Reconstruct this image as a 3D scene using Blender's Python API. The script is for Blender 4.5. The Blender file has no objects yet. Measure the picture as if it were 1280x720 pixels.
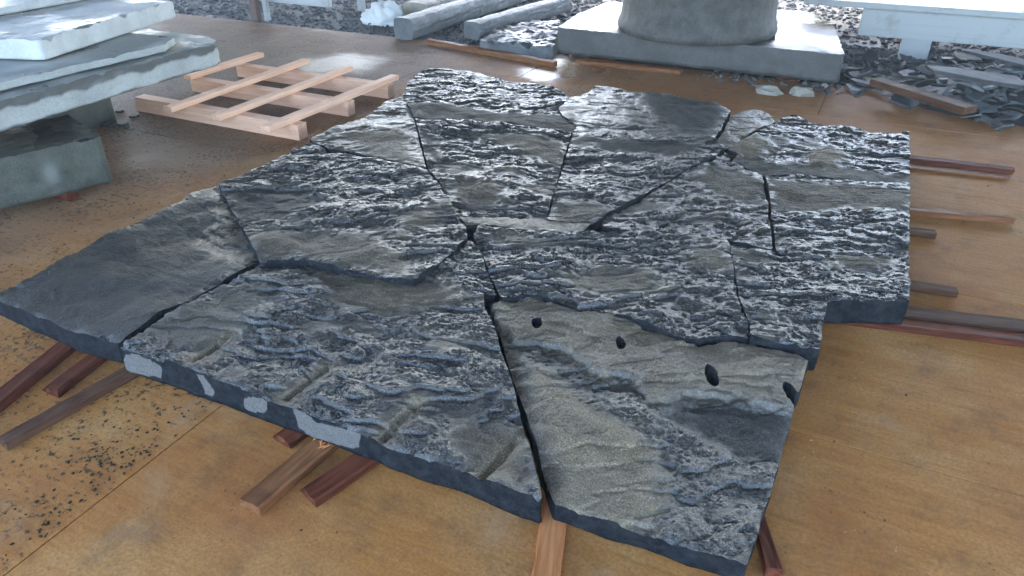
import bpy, bmesh, math, random
import numpy as np
from mathutils import Vector, Matrix
R = math.radians
random.seed(7)

# ------------------------------------------------------------------ camera
PITCH, YAW, EYE, FPX = R(30.5), R(25.9), 1.6, 904.0     # focal length in photo pixels (1280 wide)
scene = bpy.context.scene
cam_d = bpy.data.cameras.new('camera'); cam = bpy.data.objects.new('camera', cam_d)
scene.collection.objects.link(cam); scene.camera = cam
cam.location = (0, 0, EYE)
cam.rotation_euler = (R(90) - PITCH, 0, YAW)
cam_d.sensor_width = 36.0; cam_d.lens = 36.0 * FPX / 1280.0
cam_d.clip_start = 0.05; cam_d.clip_end = 2000

# ------------------------------------------------------------------ sky, sun, exposure
world = bpy.data.worlds.new('World'); scene.world = world; world.use_nodes = True
wn = world.node_tree; wn.nodes.clear()
SUN_EL, SUN_AZ = R(52), R(-24)         # azimuth measured from +Y towards -X is negative
sky = wn.nodes.new('ShaderNodeTexSky'); sky.sky_type = 'NISHITA'; sky.sun_disc = False
sky.sun_elevation = SUN_EL; sky.sun_rotation = SUN_AZ
sky.air_density = 1.0; sky.dust_density = 2.0; sky.ozone_density = 1.0
bg = wn.nodes.new('ShaderNodeBackground'); bg.inputs['Strength'].default_value = 0.15
wo = wn.nodes.new('ShaderNodeOutputWorld')
wn.links.new(sky.outputs[0], bg.inputs[0]); wn.links.new(bg.outputs[0], wo.inputs[0])
sun_d = bpy.data.lights.new('sun', 'SUN'); sun = bpy.data.objects.new('sun', sun_d)
scene.collection.objects.link(sun)
sun_d.energy = 1.0; sun_d.angle = R(15); sun_d.color = (1.0, 0.95, 0.88)
sdir = Vector((math.sin(SUN_AZ) * math.cos(SUN_EL), math.cos(SUN_AZ) * math.cos(SUN_EL), math.sin(SUN_EL)))
sun.rotation_euler = (-sdir).to_track_quat('-Z', 'Y').to_euler()
vs = scene.view_settings
vs.view_transform = 'Standard'; vs.look = 'None'; vs.gamma = 1.0; vs.use_curve_mapping = False
vs.exposure = 3.65
scene.cycles.max_bounces = 6; scene.cycles.diffuse_bounces = 3; scene.cycles.glossy_bounces = 3
scene.cycles.caustics_reflective = False; scene.cycles.caustics_refractive = False

# ------------------------------------------------------------------ measuring helpers
CT, ST, CY, SY = math.cos(PITCH), math.sin(PITCH), math.cos(YAW), math.sin(YAW)
def P(px, py, z=0.0):
    """photo pixel -> ground plan position (x, y) on the level z"""
    x = (px - 640) / FPX; y = (360 - py) / FPX
    wy = CT + y * ST; wz = -ST + y * CT
    t = (z - EYE) / wz
    x *= t; wy *= t
    return (x * CY - wy * SY, x * SY + wy * CY)
def onfront(px, py, v):
    """photo pixel -> (x, z) on the upright plane y = v"""
    lo, hi = -0.5, 1.5
    for _ in range(40):
        m = (lo + hi) / 2
        if P(px, py, m)[1] > v: lo = m
        else: hi = m
    return (P(px, py, lo)[0], lo)

def tag(o, label=None, cat=None, group=None, kind=None):
    if label: o['label'] = label
    if cat: o['category'] = cat
    if group: o['group'] = group
    if kind: o['kind'] = kind
    return o
def link(o, parent=None):
    scene.collection.objects.link(o)
    if parent is not None: o.parent = parent
    return o
def empty(name, loc, rz=0.0):
    o = bpy.data.objects.new(name, None); o.location = loc; o.rotation_euler = (0, 0, rz)
    o.empty_display_size = 0.1
    return link(o)
def mesh_obj(name, verts, faces, mat, parent=None, smooth=False, loc=None, rz=0.0):
    me = bpy.data.meshes.new(name); me.from_pydata([tuple(v) for v in verts], [], [tuple(f) for f in faces]); me.update()
    if smooth: me.polygons.foreach_set('use_smooth', [True] * len(me.polygons))
    me.materials.append(mat)
    o = bpy.data.objects.new(name, me)
    if loc is not None: o.location = loc
    o.rotation_euler = (0, 0, rz)
    return link(o, parent)
def bm_obj(name, bm, mat, parent=None, smooth=False):
    me = bpy.data.meshes.new(name); bm.to_mesh(me); bm.free()
    if smooth: me.polygons.foreach_set('use_smooth', [True] * len(me.polygons))
    me.materials.append(mat)
    return link(bpy.data.objects.new(name, me), parent)

# ------------------------------------------------------------------ numpy noise
def perlin(x, y, seed=0):
    rng = np.random.RandomState(seed)
    perm = rng.permutation(512); ang = rng.rand(512) * 2 * np.pi
    gx, gy = np.cos(ang), np.sin(ang)
    xi = np.floor(x).astype(int); yi = np.floor(y).astype(int)
    xf = x - xi; yf = y - yi
    def g(ix, iy, dx, dy):
        h = perm[(perm[ix & 511] + iy) & 511]
        return gx[h] * dx + gy[h] * dy
    u = xf ** 3 * (xf * (xf * 6 - 15) + 10); v = yf ** 3 * (yf * (yf * 6 - 15) + 10)
    a = g(xi, yi, xf, yf); b = g(xi + 1, yi, xf - 1, yf)
    c = g(xi, yi + 1, xf, yf - 1); d = g(xi + 1, yi + 1, xf - 1, yf - 1)
    return ((a + u * (b - a)) * (1 - v) + (c + u * (d - c)) * v) * 1.5
def fbm(x, y, seed, octv=4, gain=0.5):
    s = 0; a = 1.0; n = 0
    for i in range(octv):
        s = s + a * perlin(x * 2 ** i + 17.3 * i, y * 2 ** i - 9.1 * i, seed + i); n += a; a *= gain
    return s / n
def scallop(x, y, seed):
    """conchoidal chips: the lowest of many small bowls, ridges between them"""
    rng = np.random.RandomState(seed); T = rng.rand(256, 4); pm = rng.permutation(256)
    xi = np.floor(x).astype(int); yi = np.floor(y).astype(int)
    best = np.full(x.shape, 9.0)
    for dj in (-1, 0, 1):
        for di in (-1, 0, 1):
            c = pm[(pm[(xi + di) & 255] + yi + dj) & 255]
            ex = xi + di + T[c, 0] - x; ey = yi + dj + T[c, 1] - y
            q = (ex * ex + ey * ey) * (0.6 + 0.5 * T[c, 3]) + T[c, 2] * 0.45 - 0.55 * ey
            best = np.minimum(best, q)
    return best
def sstep(a, b, x):
    t = np.clip((x - a) / (b - a), 0, 1); return t * t * (3 - 2 * t)
def polydist(X, Y, rings):
    """signed distance (positive inside) and nearest point for even-odd rings"""
    best = np.full(X.shape, 1e9); nx = np.zeros_like(X); ny = np.zeros_like(X)
    inside = np.zeros(X.shape, bool)
    for ring in rings:
        n = len(ring)
        for i in range(n):
            x0, y0 = ring[i]; x1, y1 = ring[(i + 1) % n]
            dx, dy = x1 - x0, y1 - y0
            L = dx * dx + dy * dy
            if L < 1e-12: continue
            t = np.clip(((X - x0) * dx + (Y - y0) * dy) / L, 0, 1)
            qx = x0 + t * dx; qy = y0 + t * dy
            d = (X - qx) ** 2 + (Y - qy) ** 2
            m = d < best
            best = np.where(m, d, best); nx = np.where(m, qx, nx); ny = np.where(m, qy, ny)
            c = ((y0 > Y) != (y1 > Y))
            if abs(dy) > 1e-12:
                inside ^= c & (X < (Y - y0) * dx / dy + x0)
    d = np.sqrt(best)
    return np.where(inside, d, -d), nx, ny

# ------------------------------------------------------------------ material helpers
class NT:
    def __init__(s, name):
        s.mat = bpy.data.materials.new(name); s.mat.use_nodes = True
        s.t = s.mat.node_tree; s.t.nodes.clear()
        s.out = s.n('ShaderNodeOutputMaterial'); s.b = s.n('ShaderNodeBsdfPrincipled')
        s.l(s.b.outputs[0], s.out.inputs[0])
    def n(s, typ, **kw):
        nd = s.t.nodes.new(typ)
        for k, v in kw.items(): setattr(nd, k, v)
        return nd
    def l(s, a, b): s.t.links.new(a, b)
    def put(s, sock, v):
        if hasattr(v, 'is_output') or isinstance(v, bpy.types.NodeSocket): s.l(v, sock)
        else: sock.default_value = v
    def attr(s, name): return s.n('ShaderNodeAttribute', attribute_name=name).outputs['Fac']
    def pos(s, scale=(1, 1, 1), rot=(0, 0, 0), obj=False):
        src = s.n('ShaderNodeTexCoord').outputs['Object'] if obj else s.n('ShaderNodeNewGeometry').outputs['Position']
        m = s.n('ShaderNodeMapping'); m.inputs['Scale'].default_value = scale; m.inputs['Rotation'].default_value = rot
        s.l(src, m.inputs[0]); return m.outputs[0]
    def noise(s, vec, scale, detail=4, rough=0.55, dist=0.0):
        nd = s.n('ShaderNodeTexNoise'); s.l(vec, nd.inputs['Vector'])
        nd.inputs['Scale'].default_value = scale; nd.inputs['Detail'].default_value = detail
        nd.inputs['Roughness'].default_value = rough; nd.inputs['Distortion'].default_value = dist
        return nd.outputs['Fac']
    def ramp(s, v, a, b, lo=0.0, hi=1.0):
        nd = s.n('ShaderNodeMapRange', interpolation_type='SMOOTHSTEP')
        s.put(nd.inputs[0], v)
        for i, q in enumerate((a, b, lo, hi)): nd.inputs[i + 1].default_value = q
        return nd.outputs[0]
    def mix(s, f, a, b):
        nd = s.n('ShaderNodeMix', data_type='RGBA')
        s.put(nd.inputs[0], f)
        for sock, v in ((nd.inputs[6], a), (nd.inputs[7], b)):
            if isinstance(v, (tuple, list)): v = tuple(v) + (1.0,) * (4 - len(v))
            s.put(sock, v)
        return nd.outputs[2]
    def math(s, op, a, b=0.0):
        nd = s.n('ShaderNodeMath', operation=op); s.put(nd.inputs[0], a); s.put(nd.inputs[1], b); return nd.outputs[0]
    def fmix(s, f, a, b):
        nd = s.n('ShaderNodeMix'); s.put(nd.inputs[0], f); s.put(nd.inputs[2], a); s.put(nd.inputs[3], b); return nd.outputs[0]
    def bump(s, h, strength, dist):
        nd = s.n('ShaderNodeBump'); nd.inputs['Strength'].default_value = strength; nd.inputs['Distance'].default_value = dist
        s.l(h, nd.inputs['Height']); s.l(nd.outputs[0], s.b.inputs['Normal'])
    def set(s, **kw):
        names = dict(color='Base Color', rough='Roughness', spec='Specular IOR Level', coat='Coat Weight', coatr='Coat Roughness', metal='Metallic')
        for k, v in kw.items():
            if isinstance(v, (tuple, list)): v = tuple(v) + (1.0,) * (4 - len(v))
            s.put(s.b.inputs[names[k]], v)

def mat_split_stone():
    m = NT('wet split granite'); p = m.pos()
    tan, side, white, wet = m.attr('tan'), m.attr('side'), m.attr('white'), m.attr('wet')
    big = m.noise(p, 5, 5, 0.6)
    fine = m.noise(p, 190, 3, 0.7)
    grain = m.ramp(fine, 0.52, 0.68)
    dark = m.mix(m.ramp(big, 0.3, 0.7), (0.017, 0.0165, 0.0145), (0.036, 0.0345, 0.030))
    dark = m.mix(m.math('MULTIPLY', grain, 0.75), dark, (0.165, 0.155, 0.135))
    t = m.mix(m.ramp(big, 0.35, 0.65), (0.15, 0.112, 0.064), (0.26, 0.202, 0.122))
    t = m.mix(m.math('MULTIPLY', m.ramp(fine, 0.5, 0.64), 0.7), t, (0.50, 0.385, 0.245))
    t = m.mix(m.math('MULTIPLY', m.ramp(m.noise(p, 150, 3, 0.6), 0.54, 0.62), 0.6), t, (0.05, 0.05, 0.045))
    col = m.mix(tan, dark, t)
    saw = m.mix(m.ramp(m.noise(p, 26, 8, 0.75), 0.36, 0.66), (0.011, 0.013, 0.016), (0.030, 0.033, 0.036))
    col = m.mix(side, col, saw)
    col = m.mix(m.ramp(m.math('ADD', white, m.math('MULTIPLY', m.math('SUBTRACT', m.noise(p, 60, 5, 0.7), 0.5), 0.9)), 0.35, 0.65), col, m.mix(m.ramp(fine, 0.3, 0.7), (0.105, 0.102, 0.094), (0.19, 0.182, 0.168)))
    dry = m.math('MAXIMUM', m.math('SUBTRACT', 1.0, wet), m.math('MAXIMUM', m.math('MULTIPLY', side, 0.6), white))
    rough = m.fmix(dry, 0.25, 0.66)
    m.set(color=col, rough=rough, spec=m.math('MULTIPLY', m.fmix(dry, 1.0, 0.15), m.fmix(side, 1.0, 0.3)))
    m.bump(m.math('ADD', m.math('MULTIPLY', m.noise(p, 75, 5, 0.65), 1.0), m.math('MULTIPLY', fine, 0.55)), 0.75, 0.008)
    return m.mat
def mat_sawn(name, c1, c2, rough=0.6, wetdark=0.0, scale=6, speck=0.5, spec=0.4, bump=0.25):
    m = NT(name); p = m.pos()
    big = m.noise(p, scale, 6, 0.62)
    fine = m.noise(p, 160, 3, 0.7)
    c = m.mix(m.ramp(big, 0.35, 0.65), c1, c2)
    c = m.mix(m.math('MULTIPLY', m.ramp(fine, 0.5, 0.68), speck), c, tuple(min(1, q * 1.6) for q in c2))
    c = m.mix(m.math('MULTIPLY', m.ramp(m.noise(p, 120, 2), 0.55, 0.66), speck), c, tuple(q * 0.45 for q in c1))
    if wetdark:
        w = m.attr('wet')
        c = m.mix(m.math('MULTIPLY', w, wetdark), c, tuple(q * 0.28 for q in c1))
        m.set(rough=m.fmix(w, rough, 0.14))
    else: m.set(rough=rough)
    c = m.mix(m.math('MULTIPLY', m.attr('white'), 0.75), c, (0.19, 0.195, 0.18))
    m.set(color=c, spec=spec)
    m.bump(m.noise(p, 60, 6, 0.7), bump, 0.006)
    return m.mat
def mat_wood(name, c1, c2, rough=0.5, axis=1, coat=0.0, dirt=0.4, dirtc=(0.02, 0.012, 0.01)):
    m = NT(name)
    sc = [14, 14, 14]; sc[axis] = 0.9
    p = m.pos(tuple(sc), obj=True); q = m.pos(obj=True)
    g = m.noise(p, 3.2, 6, 0.65, 0.6)
    c = m.mix(m.ramp(g, 0.3, 0.72), c1, c2)
    c = m.mix(m.math('MULTIPLY', m.ramp(m.noise(q, 7, 5, 0.65), 0.5, 0.72), dirt), c, dirtc)
    m.set(color=c, rough=m.fmix(m.noise(q, 12, 3), rough - 0.12, rough + 0.15), spec=0.12)
    m.bump(g, 0.5, 0.004)
    return m.mat
def mat_plywood():
    m = NT('wet film plywood'); p = m.pos(); tone = m.n('ShaderNodeObjectInfo').outputs['Random']
    sep = m.n('ShaderNodeSeparateXYZ'); m.l(m.n('ShaderNodeNewGeometry').outputs['Position'], sep.inputs[0])
    X, Y = sep.outputs[0], sep.outputs[1]
    grain = m.noise(m.pos((1.2, 16, 16)), 2.2, 7, 0.62, 0.8)
    blot = m.noise(p, 2.1, 6, 0.6)
    c = m.mix(m.ramp(grain, 0.3, 0.7), (0.39, 0.155, 0.036), (0.49, 0.220, 0.062))
    c = m.mix(m.ramp(blot, 0.42, 0.7, 0, 0.75), c, (0.54, 0.29, 0.105))
    red = m.ramp(m.noise(p, 1.7, 7, 0.68), 0.44, 0.70, 0, 0.75)
    c = m.mix(red, c, (0.34, 0.115, 0.032))
    c = m.mix(m.ramp(m.noise(p, 90, 4, 0.7), 0.35, 0.7, 0.0, 0.55), c, (0.22, 0.095, 0.03))
    c = m.mix(m.ramp(m.noise(m.pos((0.5, 7, 7), (0, 0, R(20))), 5, 6, 0.7), 0.56, 0.72, 0, 0.45), c, (0.20, 0.085, 0.03))
    # greyer, dirtier boards towards the stone stack
    left = m.ramp(m.math('ADD', X, m.math('MULTIPLY', m.noise(p, 1.3, 5), 1.6)), -1.9, -3.1)
    c = m.mix(m.math('MULTIPLY', left, m.ramp(Y, 1.5, 5.0, 0.4, 0.85)), c, (0.16, 0.14, 0.115))
    back = m.ramp(m.math('ADD', Y, m.math('MULTIPLY', m.noise(p, 0.9, 4), 1.2)), 5.2, 7.2)
    c = m.mix(m.math('MULTIPLY', back, 0.55), c, (0.25, 0.13, 0.075))
    # mould specks, thick on the left-hand boards
    lf2 = m.ramp(X, -1.70, -1.78)
    sp = m.noise(p, 42, 6, 0.68, 0.1); cl = m.noise(p, 3.2, 4, 0.6)
    thr = m.math('ADD', m.math('MULTIPLY', cl, 0.42), m.math('MULTIPLY', lf2, 0.10))
    spots = m.ramp(m.math('ADD', sp, thr), 0.85, 0.95)
    c = m.mix(m.math('MULTIPLY', spots, 0.86), c, (0.030, 0.028, 0.018))
    sp2 = m.ramp(m.math('ADD', m.noise(p, 15, 3, 0.6), m.math('MULTIPLY', cl, 0.5)), 0.96, 1.02)
    c = m.mix(m.math('MULTIPLY', sp2, 0.55), c, (0.055, 0.05, 0.03))
    c = m.mix(m.ramp(m.noise(p, 60, 3, 0.6), 0.74, 0.78, 0, 0.8), c, (0.55, 0.47, 0.36))
    grime = m.ramp(m.noise(p, 5.5, 9, 0.75), 0.48, 0.70, 0, 0.6)
    c = m.mix(grime, c, (0.15, 0.075, 0.035))
    c = m.mix(m.ramp(m.noise(p, 2.6, 8, 0.7, 0.6), 0.52, 0.74, 0, 0.35), c, (0.46, 0.32, 0.19))
    wetn = m.noise(p, 1.15, 5, 0.6, 0.4)
    wet = m.ramp(wetn, 0.54, 0.76, 0, 0.35)
    for (cx_, cy_), r0 in ((P(703, 88), 0.50), (P(425, 80), 0.50)):
        vd = m.n('ShaderNodeVectorMath', operation='DISTANCE'); m.l(m.n('ShaderNodeNewGeometry').outputs['Position'], vd.inputs[0])
        vd.inputs[1].default_value = (cx_, cy_, 0)
        wet = m.math('MAXIMUM', wet, m.ramp(m.math('ADD', vd.outputs['Value'], m.math('MULTIPLY', m.noise(p, 3, 4), r0)), r0 * 1.55, r0 * 1.0, 0.0, 1.0 if cx_ > -3.5 else 0.62))
    m.set(color=c, rough=m.fmix(wet, 0.68, 0.20), spec=m.fmix(wet, 0.12, 0.30))
    hb = m.math('ADD', m.math('MULTIPLY', grain, 0.5), m.math('MULTIPLY', m.noise(p, 9, 4), 1.2))
    m.bump(m.math('ADD', hb, m.noise(p, 130, 4, 0.7)), 0.25, 0.005)
    return m.mat
def mat_ground():
    m = NT('wet gravel ground'); p = m.pos()
    v = m.n('ShaderNodeTexVoronoi'); m.l(p, v.inputs['Vector']); v.inputs['Scale'].default_value = 38
    big = m.noise(p, 0.7, 5)
    c = m.mix(m.ramp(v.outputs['Color'], 0.2, 0.9), (0.08, 0.082, 0.084), (0.12, 0.122, 0.124))
    c = m.mix(m.ramp(big, 0.35, 0.65), c, (0.12, 0.118, 0.112))
    pud = m.ramp(m.noise(p, 0.55, 3), 0.5, 0.62)
    m.set(color=c, rough=m.fmix(pud, 0.85, 0.6), spec=0.08)
    h = m.math('ADD', v.outputs['Distance'], m.noise(p, 14, 4))
    m.bump(h, 0.35, 0.02)
    return m.mat
def mat_paint(name, c, rough=0.5, wear=(0.25, 0.23, 0.2), amount=0.5):
    m = NT(name); p = m.pos(obj=True)
    n1 = m.ramp(m.noise(p, 5, 7, 0.7), 0.52, 0.70, 0, amount)
    cc = m.mix(n1, c, wear)
    cc = m.mix(m.ramp(m.noise(m.pos((0.4, 9, 9), obj=True), 3, 5, 0.6), 0.5, 0.75, 0, 0.3), cc, tuple(q * 0.6 for q in c))
    m.set(color=cc, rough=rough, spec=0.4); m.bump(m.noise(p, 40, 5, 0.6), 0.2, 0.004)
    return m.mat
M = dict(
    split=mat_split_stone(),
    grey=mat_sawn('dry sawn grey granite', (0.33, 0.34, 0.32), (0.43, 0.44, 0.41), 0.7, 0.9, 4, 0.35),
    pale=mat_sawn('dusty pale granite', (0.46, 0.47, 0.46), (0.58, 0.59, 0.57), 0.7, 0.7, 5, 0.25),
    green=mat_sawn('dark green grey granite', (0.044, 0.048, 0.037), (0.076, 0.081, 0.064), 0.5, 0.8, 7, 0.5),
    column=mat_sawn('tooled column stone', (0.045, 0.043, 0.038), (0.090, 0.086, 0.077), 0.6, 0.0, 8, 0.6, 0.4, 0.6),
    plinth=mat_sawn('wet plinth stone', (0.040, 0.040, 0.036), (0.072, 0.071, 0.064), 0.5, 0.75, 8, 0.6, 0.7, 0.12),
    bluegrey=mat_sawn('blue grey block stone', (0.075, 0.083, 0.085), (0.125, 0.133, 0.135), 0.55, 0.8, 7, 0.5),
    slate=mat_sawn('broken slate', (0.035, 0.039, 0.040), (0.072, 0.077, 0.077), 0.6, 0.0, 9, 0.3, 0.3, 0.6),
    cream=mat_sawn('cream rubble stone', (0.27, 0.245, 0.19), (0.38, 0.35, 0.28), 0.7, 0.0, 9, 0.3),
    gravel=mat_sawn('gravel chips', (0.07, 0.073, 0.076), (0.15, 0.155, 0.16), 0.85, 0.0, 60, 0.3, 0.12),
    mould=mat_sawn('dark mouldy grit', (0.022, 0.019, 0.012), (0.05, 0.043, 0.03), 0.8, 0.0, 30, 0.2, 0.1),
    redwood=mat_wood('wet dark red hardwood', (0.060, 0.016, 0.008), (0.17, 0.050, 0.024), 0.6, 1, 0.0, 0.5),
    brownwood=mat_wood('wet brown board', (0.14, 0.052, 0.021), (0.27, 0.118, 0.048), 0.5, 1, 0.0, 0.4),
    orangewood=mat_wood('fresh split orange wood', (0.36, 0.12, 0.04), (0.56, 0.24, 0.09), 0.5, 1, 0.0, 0.35),
    greywood=mat_wood('weathered brown batten', (0.060, 0.027, 0.015), (0.135, 0.068, 0.040), 0.65, 1, 0.0, 0.4),
    pine=mat_wood('fresh pink pine', (0.78, 0.42, 0.26), (0.88, 0.58, 0.40), 0.55, 1, 0.0, 0.18, (0.42, 0.25, 0.16)),
    plywood=mat_plywood(), ground=mat_ground(),
    white=mat_paint('weathered white paint', (0.43, 0.44, 0.43)),
    cloth=mat_paint('white sacking', (0.72, 0.72, 0.70), 0.8, (0.5, 0.48, 0.44), 0.3),
    rust=mat_paint('rusty brown steel', (0.13, 0.085, 0.065), 0.6, (0.06, 0.03, 0.02), 0.6),
    roof=mat_paint('dull underside of roof sheet', (0.16, 0.15, 0.14), 0.7, (0.07, 0.05, 0.04), 0.5),
)

# ------------------------------------------------------------------ the setting
n = 60
gx = np.linspace(-1, 1, n)
gg = np.sign(gx) * np.abs(gx) ** 3 * 900
gv, gf = [], []
for j in range(n):
    for i in range(n): gv.append((gg[i], gg[j] + 5, -0.03))
for j in range(n - 1):
    for i in range(n - 1): gf.append((j * n + i, j * n + i + 1, (j + 1) * n + i + 1, (j + 1) * n + i))
ground = tag(mesh_obj('ground', gv, gf, M['ground']), kind='structure')

def plywood_sheet(u0, u1, v0, v1, lift):
    g = 0.002; b = 0.0015
    x0, x1, y0, y1 = u0 + g, u1 - g, v0 + g, v1 - g
    vs_ = [(x0, y0, -0.018), (x1, y0, -0.018), (x1, y1, -0.018), (x0, y1, -0.018),
           (x0, y0, lift - b), (x1, y0, lift - b), (x1, y1, lift - b), (x0, y1, lift - b),
           (x0 + b, y0 + b, lift), (x1 - b, y0 + b, lift), (x1 - b, y1 - b, lift), (x0 + b, y1 - b, lift)]
    fs = [(0, 3, 2, 1)]
    for a in range(4):
        c = (a + 1) % 4
        fs += [(a, c, 4 + c, 4 + a), (4 + a, 4 + c, 8 + c, 8 + a)]
    fs.append((8, 9, 10, 11))
    return mesh_obj('plywood_sheet', vs_, fs, M['plywood'], ground)
rows = [(-1.64, -0.42, -1.9), (-0.42, 2.02, -1.735), (2.02, 3.24, -3.35), (3.24, 4.46, -2.5), (4.46, 5.68, -3.6), (5.68, 6.62, -2.7)]
for v0, v1, off in rows:
    for k in range(-3, 2):
        a = off + k * 2.44
        if a + 2.44 < -9.2 or a > 3.2: continue
        plywood_sheet(a, a + 2.44, v0, v1, random.uniform(-0.0015, 0.0015))

# roof added out of view to shape the light: hides upper sky, sides open
RV0, RV1, RZ0, RZ1 = -1.5, 11.6, 4.5, 2.95
def roofz(v): return RZ0 + (RZ1 - RZ0) * (v - RV0) / (RV1 - RV0)
rv, rf = [], []
nr = 110
for i in range(nr + 1):
    uu = -13 + 22 * i / nr; zc = 0.022 * (1 if i % 2 else -1)
    for vv in (RV0, RV1): rv.append((uu, vv, roofz(vv) + zc))
for i in range(nr): rf.append((2 * i, 2 * i + 1, 2 * i + 3, 2 * i + 2))
roof = tag(mesh_obj('roof', rv, rf, M['roof']), kind='structure')
def boxv(x0, x1, y0, y1, z0, z1):
    return ([(x0, y0, z0), (x1, y0, z0), (x1, y1, z0), (x0, y1, z0), (x0, y0, z1), (x1, y0, z1), (x1, y1, z1), (x0, y1, z1)],
            [(0, 3, 2, 1), (4, 5, 6, 7), (0, 1, 5, 4), (1, 2, 6, 5), (2, 3, 7, 6), (3, 0, 4, 7)])
for yy in (-1.4, 1.8, 5.0, 8.2, 11.5):
    v_, f_ = boxv(-12.9, 8.9, yy - 0.06, yy + 0.06, roofz(yy) - 0.26, roofz(yy) - 0.035)
    mesh_obj('unseen_rafter', v_, f_, M['rust'], roof)
for xx in (-12.6, 8.6):
    for yy in (-1.4, 5.0, 11.5):
        v_, f_ = boxv(xx - 0.08, xx + 0.08, yy - 0.055, yy + 0.055, -0.03, roofz(yy) - 0.265)
        mesh_obj('post', v_, f_, M['rust'], roof)  # post out of view, added to carry the light-shaping cover

# ------------------------------------------------------------------ stone builder
def wiggle(ring, amp, step=0.03, seed=3):
    out = []
    n = len(ring)
    for i in range(n):
        (x0, y0), (x1, y1) = ring[i], ring[(i + 1) % n]
        L = math.hypot(x1 - x0, y1 - y0); k = max(1, int(L / step))
        for q in range(k):
            t = q / k; out.append((x0 + (x1 - x0) * t, y0 + (y1 - y0) * t))
    A = np.array(out)
    dx = fbm(A[:, 0] * 7, A[:, 1] * 7, seed, 3) * amp; dy = fbm(A[:, 0] * 7 + 50, A[:, 1] * 7, seed + 9, 3) * amp
    return [(a + d, b + e) for (a, b), d, e in zip(out, dx, dy)]
def build_stone(name, ring, z0, ztop, cell, hfun, mat, inset=0.004, holes=(), rows=5, side_amp=0.003, sidefun=None, seed=1, parent=None):
    """A stone: a dense grid over the plan outline, snapped to the outline, with walls and a base."""
    rings = [ring] + list(holes)
    A = np.array(ring)
    x0, y0 = A.min(0) - cell; x1, y1 = A.max(0) + cell
    nx = int((x1 - x0) / cell) + 2; ny = int((y1 - y0) / cell) + 2
    X, Y = np.meshgrid(x0 + np.arange(nx) * cell, y0 + np.arange(ny) * cell)
    D, QX, QY = polydist(X, Y, rings)
    ok = D > inset + 0.35 * cell
    cells = ok[:-1, :-1] & ok[1:, :-1] & ok[:-1, 1:] & ok[1:, 1:]
    idx = np.arange(nx * ny).reshape(ny, nx)
    jj, ii = np.nonzero(cells)
    F = np.stack([idx[jj, ii], idx[jj, ii + 1], idx[jj + 1, ii + 1], idx[jj + 1, ii]], 1)
    used = np.unique(F)
    remap = np.full(nx * ny, -1); remap[used] = np.arange(len(used))
    F = remap[F]
    x = X.ravel()[used].copy(); y = Y.ravel()[used].copy(); d = D.ravel()[used].copy()
    qx = QX.ravel()[used]; qy = QY.ravel()[used]
    E = np.concatenate([F[:, [0, 1]], F[:, [1, 2]], F[:, [2, 3]], F[:, [3, 0]]])
    key = np.sort(E, 1); key = key[:, 0].astype(np.int64) * 10000000 + key[:, 1]
    u, inv, cnt = np.unique(key, return_inverse=True, return_counts=True)
    bE = E[cnt[inv] == 1]
    bv = np.unique(bE)
    dd = np.maximum(d[bv], 1e-6)
    ox, oy = (qx[bv] - x[bv]) / dd, (qy[bv] - y[bv]) / dd      # outward
    x[bv] = qx[bv] - ox * inset; y[bv] = qy[bv] - oy * inset
    d2 = d.copy(); d2[bv] = 0.0
    z, at = hfun(x, y, d2)
    top = np.stack([x, y, ztop + z], 1)
    nt = len(top)
    # walls
    k = len(bv); loc = np.full(nt, -1); loc[bv] = np.arange(k)
    wv = []; attrs = {a: [at[a]] for a in at}
    side = [np.zeros(nt)]; white = [np.zeros(nt)]; wet = [at.get('wet', np.zeros(nt))]
    zt = top[bv, 2]
    for r in range(rows + 1):
        f = r / rows
        zz = zt * (1 - f) + z0 * f
        w = fbm(x[bv] * 9 + zz * 14, y[bv] * 9 - zz * 11, seed + 40, 3) * side_amp * (0 if r == 0 else 1)
        px_, py_ = x[bv] + ox * w, y[bv] + oy * w
        wv.append(np.stack([px_, py_, zz], 1))
        side.append(np.ones(k))
        if sidefun:
            ww, wt = sidefun(px_, py_, zz, f); white.append(ww); wet.append(wt)
        else: white.append(np.zeros(k)); wet.append(np.zeros(k))
        attrs['tan'].append(at['tan'][bv] * 0)
    V = np.concatenate([top] + wv)
    quads = [F]
    a = loc[bE[:, 0]]; b = loc[bE[:, 1]]
    for r in range(rows):
        o0 = nt + r * k; o1 = nt + (r + 1) * k
        quads.append(np.stack([o0 + b, o0 + a, o1 + a, o1 + b], 1))
    Q = np.concatenate(quads)
    # base from the outer loop
    nxt = {int(p): int(q) for p, q in zip(a, b)}
    loops = []; left = set(nxt)
    while left:
        s = next(iter(left)); lp = []
        c = s
        while c in left:
            left.discard(c); lp.append(c); c = nxt[c]
        loops.append(lp)
    loops.sort(key=len)
    me = bpy.data.meshes.new(name)
    base = [nt + rows * k + i for i in reversed(loops[-1])]
    nq = len(Q)
    me.vertices.add(len(V)); me.vertices.foreach_set('co', V.astype(np.float32).ravel())
    me.loops.add(nq * 4 + len(base)); me.polygons.add(nq + 1)
    li = np.concatenate([Q.ravel(), np.array(base)]).astype(np.int32)
    me.loops.foreach_set('vertex_index', li)
    me.polygons.foreach_set('loop_start', np.concatenate([np.arange(nq) * 4, [nq * 4]]).astype(np.int32))
    me.update(calc_edges=True); me.validate()
    me.polygons.foreach_set('use_smooth', np.ones(len(me.polygons), bool))
    data = dict(tan=np.concatenate(attrs['tan']), side=np.concatenate(side), white=np.concatenate(white), wet=np.concatenate(wet))
    for kname, arr in data.items():
        la = me.attributes.new(kname, 'FLOAT', 'POINT')
        la.data.foreach_set('value', arr.astype(np.float32)[:len(me.vertices)])
    me.materials.append(mat)
    return link(bpy.data.objects.new(name, me), parent)

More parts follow.
